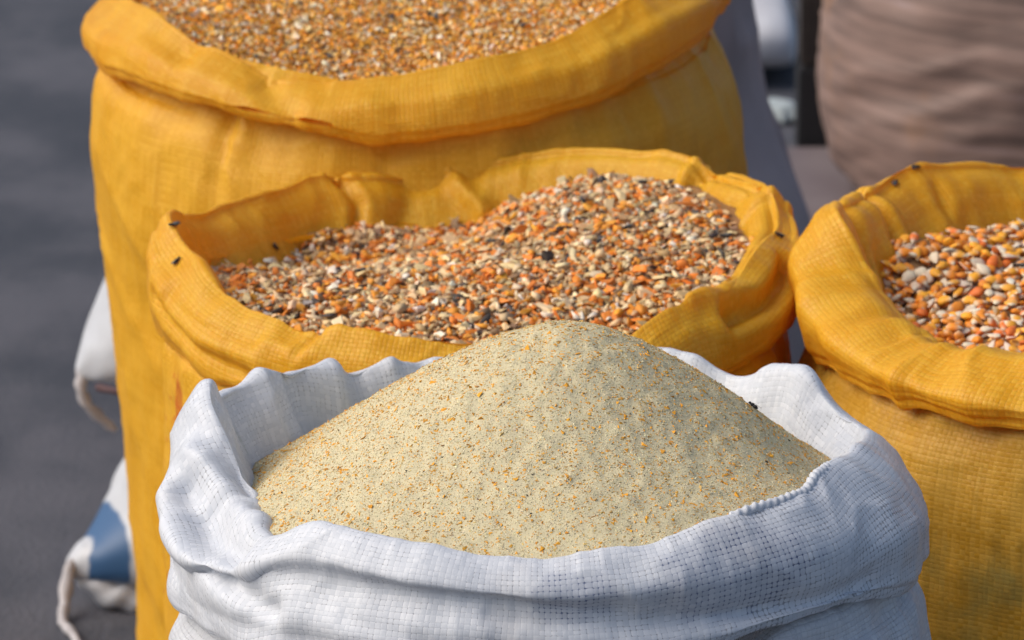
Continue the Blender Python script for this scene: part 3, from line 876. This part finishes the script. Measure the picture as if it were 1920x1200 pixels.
def kernels():
    root = empty("maize_kernel_heap", (RC[0], RC[1], 0))
    tag(root, "heap of whole orange and white maize kernels in the right-hand yellow sack", "maize kernels")
    f = tps(polar([(112, .165, .515), (132, .165, .516), (145, .165, .522), (158, .165, .520), (164, .165, .509), (175, .168, .496), (185, .168, .492), (200, .166, .488), (215, .166, .488), (225, .166, .489), (240, .166, .496),
                   (300, .17, .50), (0, .17, .51), (60, .165, .515), (0, 0, .509), (200, .09, .502), (150, .1, .514), (240, .09, .499), (110, .1, .514)]))
    me = heap_mesh("grain_bed", lambda x, y: f(x, y) - .006, .178, M_KERN, (.22, .12, .05), 60, 160, .001, 9)
    link("grain_bed", me, root)
    rs = np.random.default_rng(61)
    NV = 26
    kinds = [1 if rs.random() < .22 else 0 for _ in range(NV)]
    sh = [kernel_shape(rs, q) for q in kinds]
    tab = np.array([t[1] for t in KT]); pw = np.array([t[0] for t in KT], float); pw /= pw.sum()
    colv = []
    for s, (v, t) in enumerate(sh):
        c0 = tab[rs.choice(len(KT), p=pw)] * rs.uniform(.85, 1.15)
        tip = np.array([.72, .63, .46]) * rs.uniform(.85, 1.1)
        tt = np.clip((-v[:, 1] - rs.uniform(.2, .7)) * 2.2, 0, 1)[:, None]
        c = c0 * (1 - tt) + tip * tt
        if kinds[s] == 1:
            g = np.clip(v[:, 2:3] * 6 + .5, 0, 1) * .8
            c = c * (1 - g) + np.array([.70, .66, .54]) * g
        if rs.random() < .55:
            g = np.clip((v[:, 1:2] - rs.uniform(.1, .6)) * 3 + v[:, 2:3] * rs.uniform(-.6, .6), 0, 1) * .8
            c = c * (1 - g) + np.array([.70, .60, .42]) * g
        colv.append(np.clip(c, 0, .9))
    X, Y, Z, top = [], [], [], []
    for l, (npt, dz) in enumerate(((1300, -.0064), (1300, -.0022), (950, .0012))):
        x, y = disc_points(rs, npt, .180, lambda x, y: np.hypot(x, y) < np.where(y > .075, .164, .180))
        X.append(x); Y.append(y); Z.append(f(x, y) + dz + rs.normal(0, .0008, len(x))); top.append(np.full(len(x), l))
    X, Y, Z, top = map(np.concatenate, (X, Y, Z, top))
    n = len(X)
    pos = np.stack([X, Y, Z], -1)
    rot = rand_rot(n, rs, .55, normals_of(f, X, Y))
    size = .0056 * rs.uniform(.82, 1.15, n)[:, None] * rs.uniform(.92, 1.08, (n, 3))
    which = rs.integers(0, NV, n)
    score = (top + .3) * np.where(X < -.02, 1.0, 0.0) / (1 + 1.5 * (Y + .2)) * np.where(np.hypot(X, Y) < .176, 1, .1)
    order = np.argsort(-score)
    big, rest = order[:300], order[300:]
    me = join_pieces("rest", sh, which[rest], pos[rest], rot[rest], size[rest], np.zeros((n, 3))[rest], M_KERN, True,
                     [lambda c, q=q: np.broadcast_to(colv[q][None], c.shape) for q in range(NV)])
    tag(link("more_kernel", me, root), kind="stuff")
    meshes = [mesh_np("kernel", v, t, M_KERN, True, None, colv[s]) for s, (v, t) in enumerate(sh)]
    for q in big:
        o = link("kernel", meshes[which[q]], root)
        o.matrix_local = Matrix.Translation(pos[q].tolist()) @ Matrix(rot[q].tolist()).to_4x4() @ Matrix.Diagonal((*size[q].tolist(), 1))
kernels()

white_hem(white_sack)
# ------------------------------------------------------------------ sacks lying behind, on the left
def lying_sack(label, stations, yaw, loc, mat, seed, parts=(), n=72, flat_bottom=None, group=None):
    """stations: (x, y, zc, half_y, half_z) along the sack; a soft pillow cross-section."""
    root = empty("sack", loc)
    root.rotation_euler = (0, 0, yaw)
    tag(root, label, "sack", group)
    st = np.array(stations, float)
    t = np.linspace(0, len(st) - 1, 70)
    i = np.clip(t.astype(int), 0, len(st) - 2); f = (t - i)[:, None]
    p0 = st[np.maximum(i - 1, 0)]; p1 = st[i]; p2 = st[i + 1]; p3 = st[np.minimum(i + 2, len(st) - 1)]
    q = .5 * (2 * p1 + (p2 - p0) * f + (2 * p0 - 5 * p1 + 4 * p2 - p3) * f * f + (3 * p1 - p0 - 3 * p2 + p3) * f ** 3)
    a = np.arange(n) * 2 * math.pi / n
    ca, sa = np.cos(a), np.sin(a)
    ca = np.sign(ca) * np.abs(ca) ** .75; sa = np.sign(sa) * np.abs(sa) ** .75
    X = np.broadcast_to(q[:, :1], (70, n)).copy()
    Y = q[:, 1:2] + q[:, 3:4] * ca; Z = q[:, 2:3] + q[:, 4:5] * sa
    w = (ridge(X * 22, Y * 14, Z * 14, seed) * .004 + fbm(X * 9, Y * 9, Z * 9, 2, seed + 1) * .006) * np.clip(q[:, 4:5] / .08, 0, 1)
    Y = Y + ca * w; Z = Z + sa * w
    P = np.stack([X, Y, Z], -1)
    if flat_bottom is not None: P[..., 2] = np.maximum(P[..., 2], flat_bottom)
    P = np.concatenate([P[:1] * 0 + P[:1].mean(1, keepdims=True), P, P[-1:] * 0 + P[-1:].mean(1, keepdims=True)], 0)
    m = P.shape[0]
    k = np.arange(m - 1)[:, None] * n + np.arange(n)[None, :]
    j = np.arange(m - 1)[:, None] * n + (np.arange(n)[None, :] + 1) % n
    F = np.stack([k, j, j + n, k + n], -1).reshape(-1, 4)
    uv = np.stack([np.broadcast_to((np.arange(n) / n * .7)[None, :], (m, n)), P[..., 0]], -1).reshape(-1, 2)
    me = mesh_np("sack_body", P.reshape(-1, 3), F, mat, True, uv)
    link("sack_body", me, root)
    for nm, pts, rads, mt in parts:
        link(nm, tube(nm, pts, rads, mt, seed), root)
    return root

M_PALE = plain("pale_sack_cloth", (.50, .52, .56), .5, (.42, .43, .46), 12)
def printed_cloth():
    """white sack cloth with two blue printed shapes near its corner."""
    m, nt, out = new_mat("blue_printed_cloth")
    tc = nt.nodes.new("ShaderNodeTexCoord")
    sp = nt.nodes.new("ShaderNodeSeparateXYZ"); nt.links.new(tc.outputs["Object"], sp.inputs[0])
    x, y, z = (S(nt, sp.outputs[i]) for i in range(3))
    nz = (noise_s(nt, tc.outputs["Object"], 60, 2) - 0.5) * 0.004
    x, z = x + nz, z + nz
    e = .0015
    tri = x.step(.003 - e, .003 + e) * (x * -1).step(-.034 - e, -.034 + e) * z.step(.026 - e, .026 + e) * (x * 1.4 - z).step(-.044 - e, -.044 + e)
    bar = x.step(.043 - e, .043 + e) * z.step(.040 - e, .040 + e) * (z * -1).step(-.085, -.08)
    base = mixcol(nt, noise_s(nt, tc.outputs["Object"], 12, 3).step(.3, .7), (.50, .52, .56), (.42, .43, .46))
    c = mixcol(nt, (tri + bar).op('MINIMUM', 1.0) * 0.95, base, (.008, .07, .19))
    bs = nt.nodes.new("ShaderNodeBsdfPrincipled"); bs.inputs["Roughness"].default_value = .5
    nt.links.new(c, bs.inputs["Base Color"]); nt.links.new(bs.outputs[0], out.inputs[0])
    return m
M_ROPE = plain("dirty_string", (.36, .34, .35), .8, (.46, .44, .45), 60)
M_RIM = plain("dull_red_seam", (.09, .05, .055), .7)
lying_sack("white sack with blue print lying on the ground, string tied at its corner",
           [(-.010, 0, .034, .008, .008), (.0, 0, .038, .016, .015), (.014, 0, .042, .03, .019), (.042, .005, .054, .06, .038), (.058, .01, .063, .08, .050), (.12, .02, .088, .12, .082), (.25, .04, .10, .15, .10), (.5, .04, .10, .15, .10), (.62, .04, .08, .1, .06), (.66, .04, .07, .02, .02)],
           rad(20), (-.379, 3.455, 0), printed_cloth(), 71,
           parts=(("tie_string", [(.0, 0, .038), (-.012, -.010, .036), (-.022, -.03, .012), (-.030, -.055, .005), (-.029, -.09, .005), (-.038, -.16, .005)], [.005, .006, .005, .004, .004, .003], M_ROPE),
                  ("sack_ear", [(.0, -.005, .026), (.02, -.02, .014), (.045, -.03, .010), (.06, -.03, .008)], [.006, .012, .013, .004], M_PALE)),
           flat_bottom=.003)
lying_sack("full plain white sack lying on top of the blue printed one, short string dangling",
           [(-.004, 0, .206, .006, .006), (.003, 0, .214, .016, .015), (.013, 0, .222, .035, .022), (.036, .0, .245, .06, .043), (.07, .01, .268, .10, .066), (.13, .02, .295, .13, .098), (.25, .04, .30, .15, .105), (.5, .04, .30, .15, .105), (.60, .04, .30, .1, .06), (.64, .04, .3, .02, .02)],
           rad(20), (-.375, 3.48, 0), M_PALE, 72,
           parts=(("tie_string", [(.0, 0, .206), (-.003, -.008, .194), (.002, -.01, .178), (.018, -.01, .160), (.026, -.01, .152)], [.005, .005, .005, .0045, .003], M_ROPE),
                  ("bottom_seam", [(.006, -.03, .199), (.03, -.06, .199), (.07, -.09, .197), (.15, -.12, .195)], [.003, .004, .004, .003], M_RIM)))

# ------------------------------------------------------------------ behind on the right
def standing_sack(label, loc, rows, mat, disp, seed, name="sack"):
    root = empty(name, (loc[0], loc[1], 0))
    tag(root, label, "sack")
    phi, R, Z = loft(rows, 360, 14)
    link("sack_body", ring_mesh("sack_body", phi, R, Z, mat, disp, .3, flip=False), root)
    return root
def brown_cloth():
    m, nt, out = new_mat("brown_mesh_cloth")
    uvn = nt.nodes.new("ShaderNodeUVMap"); uvn.uv_map = "UVMap"
    mp = nt.nodes.new("ShaderNodeMapping"); mp.inputs["Scale"].default_value = (1.6, 20, 1); mp.inputs["Rotation"].default_value = (0, 0, rad(9))
    nt.links.new(uvn.outputs[0], mp.inputs[0])
    st = noise_s(nt, mp.outputs[0], 3.2, 4, .55)
    tc = nt.nodes.new("ShaderNodeTexCoord")
    bl = noise_s(nt, tc.outputs["Object"], 9, 4, .6)
    c = mixcol(nt, st.step(.3, .72), (.125, .082, .070), (.28, .185, .155))
    c = mixcol(nt, bl.step(.5, .72) * .6, c, (.28, .145, .07))
    c = mixcol(nt, st.step(.62, .74) * .5, c, (.29, .235, .26))
    bs = nt.nodes.new("ShaderNodeBsdfPrincipled"); bs.inputs["Roughness"].default_value = .6
    nt.links.new(c, bs.inputs["Base Color"])
    nt.links.new(bs.outputs[0], out.inputs[0])
    return m
def brown_disp(PHI, P, V):
    ph = np.radians(PHI); z = P[..., 2]
    t = z + .12 * np.sin(ph - .6) + .015 * fbm(np.cos(ph) * 3, np.sin(ph) * 3, z * 3, 2, 82)
    return ridge(t * 22, np.cos(ph) * 1.2, np.sin(ph) * 1.2, 81) * .0045 + ridge(t * 62, np.cos(ph) * 2, np.sin(ph) * 2, 83) * .0016 + fbm(np.cos(ph) * 5, np.sin(ph) * 5, z * 8, 2, 84) * .004
standing_sack("big pale brown mesh sack with horizontal creases standing at the upper right", (.735, 4.85),
              [[(0, .20, .012)], [(0, .28, .014)], [(0, .335, .035)], [(0, .356, .09)], [(0, .368, .21)], [(0, .365, .30)], [(0, .35, .42)], [(0, .30, .55)], [(0, .18, .63)], [(0, .03, .65)]],
              brown_cloth(), brown_disp, 81)
M_GREY = plain("grey_mauve_sack", (.32, .24, .23), .65, (.40, .31, .30), 7)
standing_sack("slumped grey sack half hidden behind the tall yellow sack at the back", (.0, 4.02),
              [[(0, .24, .001)], [(0, .30, .02)], [(0, .325, .09)], [(0, .30, .20)], [(0, .258, .30)], [(0, .232, .40)], [(0, .222, .50)], [(0, .21, .58)], [(0, .12, .64)], [(0, .02, .65)]],
              M_GREY, lambda PHI, P, V: ridge(PHI * .05, P[..., 2] * 9, 0 * PHI, 91) * .006 + fbm(np.cos(np.radians(PHI)) * 4, np.sin(np.radians(PHI)) * 4, P[..., 2] * 7, 2, 92) * .008, 91)
M_FARW = plain("far_white_sack", (.74, .76, .80), .5, (.6, .58, .6), 5)
lying_sack("far white sack lying flat in the gap between grey sack and dark post",
           [(-.25, 0, .05, .05, .03), (-.18, 0, .055, .22, .045), (0, 0, .06, .26, .052), (.25, 0, .06, .26, .052), (.36, 0, .055, .24, .045), (.385, 0, .045, .18, .030), (.392, 0, .04, .05, .01)],
           0, (0, 5.72, 0), M_FARW, 95, flat_bottom=.003)
def post():
    root = empty("timber_post", (.40, 5.16, 0))
    tag(root, "dark timber post standing on the ground left of the brown sack", "post")
    M = plain("dark_timber", (.022, .018, .018), .7, (.045, .036, .032), 14, .3, 60, stretch=(6, 6, 1))
    M2 = plain("dark_foot_block", (.016, .016, .019), .7)
    def box(nm, c, sz, mt):
        bm = bmesh.new(); bmesh.ops.create_cube(bm, size=1)
        for v in bm.verts: v.co = Vector(c) + Vector((v.co.x * sz[0], v.co.y * sz[1], v.co.z * sz[2]))
        bmesh.ops.bevel(bm, geom=bm.edges[:], offset=.004, segments=2, affect='EDGES')
        me = bpy.data.meshes.new(nm); bm.to_mesh(me); bm.free(); me.materials.append(mt)
        link(nm, me, root)
    box("upright", (0, 0, .51), (.075, .06, .80), M)
    box("foot", (.004, -.002, .055), (.086, .075, .110), M2)
post()
lying_sack("empty grey mauve sack spread flat on the ground before the dark post",
           [(-.02, 0, .008, .05, .003), (.0, 0, .010, .30, .006), (.05, 0, .011, .38, .007), (.15, 0, .011, .40, .007), (.25, 0, .011, .40, .007), (.33, 0, .010, .34, .006), (.345, 0, .008, .1, .003)],
           rad(-4), (.22, 4.72, 0), plain("mauve_sack_cloth", (.14, .112, .12), .6, (.18, .15, .155), 8), 77, flat_bottom=.003)
def scrap():
    rows = [[(0, .006, .001)], [(0, .034, .003), (90, .022, .003)], [(0, .036, .012), (90, .026, .014), (200, .03, .01)], [(0, .022, .022)], [(0, .002, .024)]]
    phi, R, Z = loft(rows, 90, 6)
    me = ring_mesh("plastic_scrap", phi, R, Z, plain("scrap_plastic", (.42, .47, .48), .4), lambda PHI, P, V: ridge(P[..., 0] * 60, P[..., 1] * 60, P[..., 2] * 60, 97) * .003, .03, flip=False)
    o = link("plastic_scrap", me, None, (.345, 5.31, .0))
    tag(o, "pale scrap of plastic lying on the ground beside the dark post", "scrap")
scrap()

# ------------------------------------------------------------------ flies
def poly_bvh(objs):
    vs_, fs_ = [], []
    for o in objs:
        k = len(vs_); M = o.matrix_world if o.parent is None else Matrix.Translation(o.parent.location)
        vs_ += [M @ v.co for v in o.data.vertices]
        fs_ += [tuple(k + i for i in p.vertices) for p in o.data.polygons]
    return BVHTree.FromPolygons(vs_, fs_)
def child(root, nm): return next(c for c in root.children if c.name.split(".")[0] == nm)
kern = next(o for o in COL.objects if o.name == "maize_kernel_heap")
TREES = {"white": poly_bvh([meal_obj]), "mid": poly_bvh([mid_cuff]), "right": poly_bvh([right_cuff]),
         "crack": poly_bvh([child(crack, "small_chip"), child(crack, "grain_bed")]), "kern": poly_bvh([child(kern, "more_kernel"), child(kern, "grain_bed")]),
         "grit": poly_bvh([child(grits, "grain_bed")])}
def fly_meshes():
    prof = [(3.6, 0), (3.5, .45), (3.0, .85), (2.5, .8), (2.15, .42), (1.9, .7), (1.2, 1.15), (.3, 1.15), (-.3, .75), (-.8, 1.05), (-1.8, 1.1), (-2.8, .7), (-3.3, .25), (-3.45, 0)]
    n = 12; a = np.arange(n) * 2 * math.pi / n
    V = np.array([[(x, r * math.cos(t), 1.3 + r * .9 * math.sin(t)) for t in a] for x, r in prof]) * .001
    m = len(prof)
    k = np.arange(m - 1)[:, None] * n + np.arange(n)[None, :]; j = np.arange(m - 1)[:, None] * n + (np.arange(n)[None, :] + 1) % n
    body = mesh_np("body", V.reshape(-1, 3), np.stack([k, k + n, j + n, j], -1).reshape(-1, 4), M_FLY, True)
    wings = []
    for sy in (1, -1):
        t = np.arange(14) * 2 * math.pi / 14
        w = np.array([(-1.9 + 2.5 * math.cos(q), sy * (.35 + .28 * (1 - math.cos(q)) + .85 * math.sin(q)), 2.5 - .12 * math.cos(q)) for q in t]) * .001
        top = np.concatenate([w, w - [0, 0, .00006], [w.mean(0) + [0, 0, .00008]], [w.mean(0) - [0, 0, .0001]]])
        F = [(i, (i + 1) % 14, 28) for i in range(14)] + [(14 + (i + 1) % 14, 14 + i, 29) for i in range(14)] + [(i, i + 14, (i + 1) % 14) for i in range(14)] + [((i + 1) % 14, i + 14, 14 + (i + 1) % 14) for i in range(14)]
        wings.append(mesh_np("wing", top, np.array(F), M_WING, True))
    legs = []
    for sy in (1, -1):
        for x0, x1 in ((1.6, 2.9), (.8, .7), (0, -1.7)):
            legs.append(tube("leg", np.array([(x0, sy * .6, .8), ((x0 + x1) / 2, sy * 1.6, 1.2), (x1, sy * 2.3, 0)]) * .001, [.00022, .00019, .00014], M_FLY, 0, 6, 3))
    return body, wings, legs
FB, FW, FL = fly_meshes()
FLIES = [
    ("mid", (-.2274, 2.7086, .5385), 200, "black fly at the left corner peak of the middle yellow sack"),
    ("mid", (-.2234, 2.6759, .524), 40, "black fly on the left rim of the middle yellow sack, below the corner peak"),
    ("mid", (-.1684, 2.8332, .4899), 10, "black fly low on the inner back wall of the middle yellow sack"),
    ("mid", (.1798, 2.7177, .5298), 175, "black fly on the right rim of the middle yellow sack beside the kernel sack"),
    ("right", (.2652, 2.7947, .5482), 70, "black fly on the inside wall of the right yellow sack just under its rim"),
    ("right", (.283, 2.808, .556), 10, "black fly perched on top of the back rim of the right yellow sack"),
    ("white", (.1445, 2.296, .548), 150, "black fly perched on the right slope of the pale meal mound"),
    ("crack", (.0482, 2.8073, .5291), 300, "black fly on the cracked maize near the back, left of the rim seam"),
    ("crack", (.0916, 2.837, .5345), 20, "black fly at the top of the cracked maize, close under the back rim"),
    ("crack", (.110, 2.85, .532), 190, "black fly on the cracked maize where it meets the back right wall"),
    ("crack", (.078, 2.742, .5271), 200, "black fly at the middle of the cracked maize heap"),
    ("crack", (.1449, 2.7249, .5275), 175, "black fly lying flat on the cracked maize, nearest the right rim"),
    ("crack", (.0594, 2.7178, .5249), 250, "black fly on the cracked maize just in front of its middle"),
    ("crack", (-.1022, 2.7042, .5074), 190, "black fly on the left ridge of the cracked maize"),
    ("kern", (.2922, 2.7078, .512), 20, "black fly on the whole kernels, left of the other on them"),
    ("kern", (.3402, 2.6955, .5142), 170, "black fly on the whole kernels close to the photo's right edge"),
    ("grit", (-.0563, 3.083, .603), 310, "dark fly on the maize grits, just below the one touching the top edge"),
    ("grit", (-.0373, 3.1146, .6084), 320, "dark fly on the maize grits touching the top edge of the photo"),
    ("grit", (.0099, 3.0519, .6042), 30, "dark fly on the maize grits, rightmost there"),
    ("grit", (-.136, 3.0342, .5842), 100, "dark fly on the maize grits near the low front rim, leftmost there"),
]
def make_fly():
    root = empty("fly")
    link("body", FB, root)
    for w in FW: link("wing", w, root)
    for l in FL: link("leg", l, root)
    return root
proto = make_fly()
for i, (where, p, head, lab) in enumerate(FLIES):
    if i == 0:
        r = proto
    else:
        r = proto.copy(); COL.objects.link(r)
        for ch in list(proto.children):
            c = ch.copy(); COL.objects.link(c); c.parent = r
    tag(r, lab, "fly", "flies on the sacks and grain")
    loc, nor, _, _ = TREES[where].find_nearest(Vector(p))
    if where in ("crack", "kern", "grit"):
        nor = Vector((0, -.25, 1)); loc = loc + nor * .0012
    if nor.dot(Vector((0, 0, CAM_H)) - loc) < 0: nor = -nor
    nor.normalize()
    f = Vector((math.cos(rad(head)), math.sin(rad(head)), 0)); f = (f - nor * f.dot(nor)).normalized()
    sd_ = nor.cross(f)
    sc = 1.05 if where != "grit" else 1.3
    r.matrix_world = Matrix.Translation(loc) @ Matrix((f, sd_, nor)).transposed().to_4x4() @ Matrix.Scale(sc, 4)
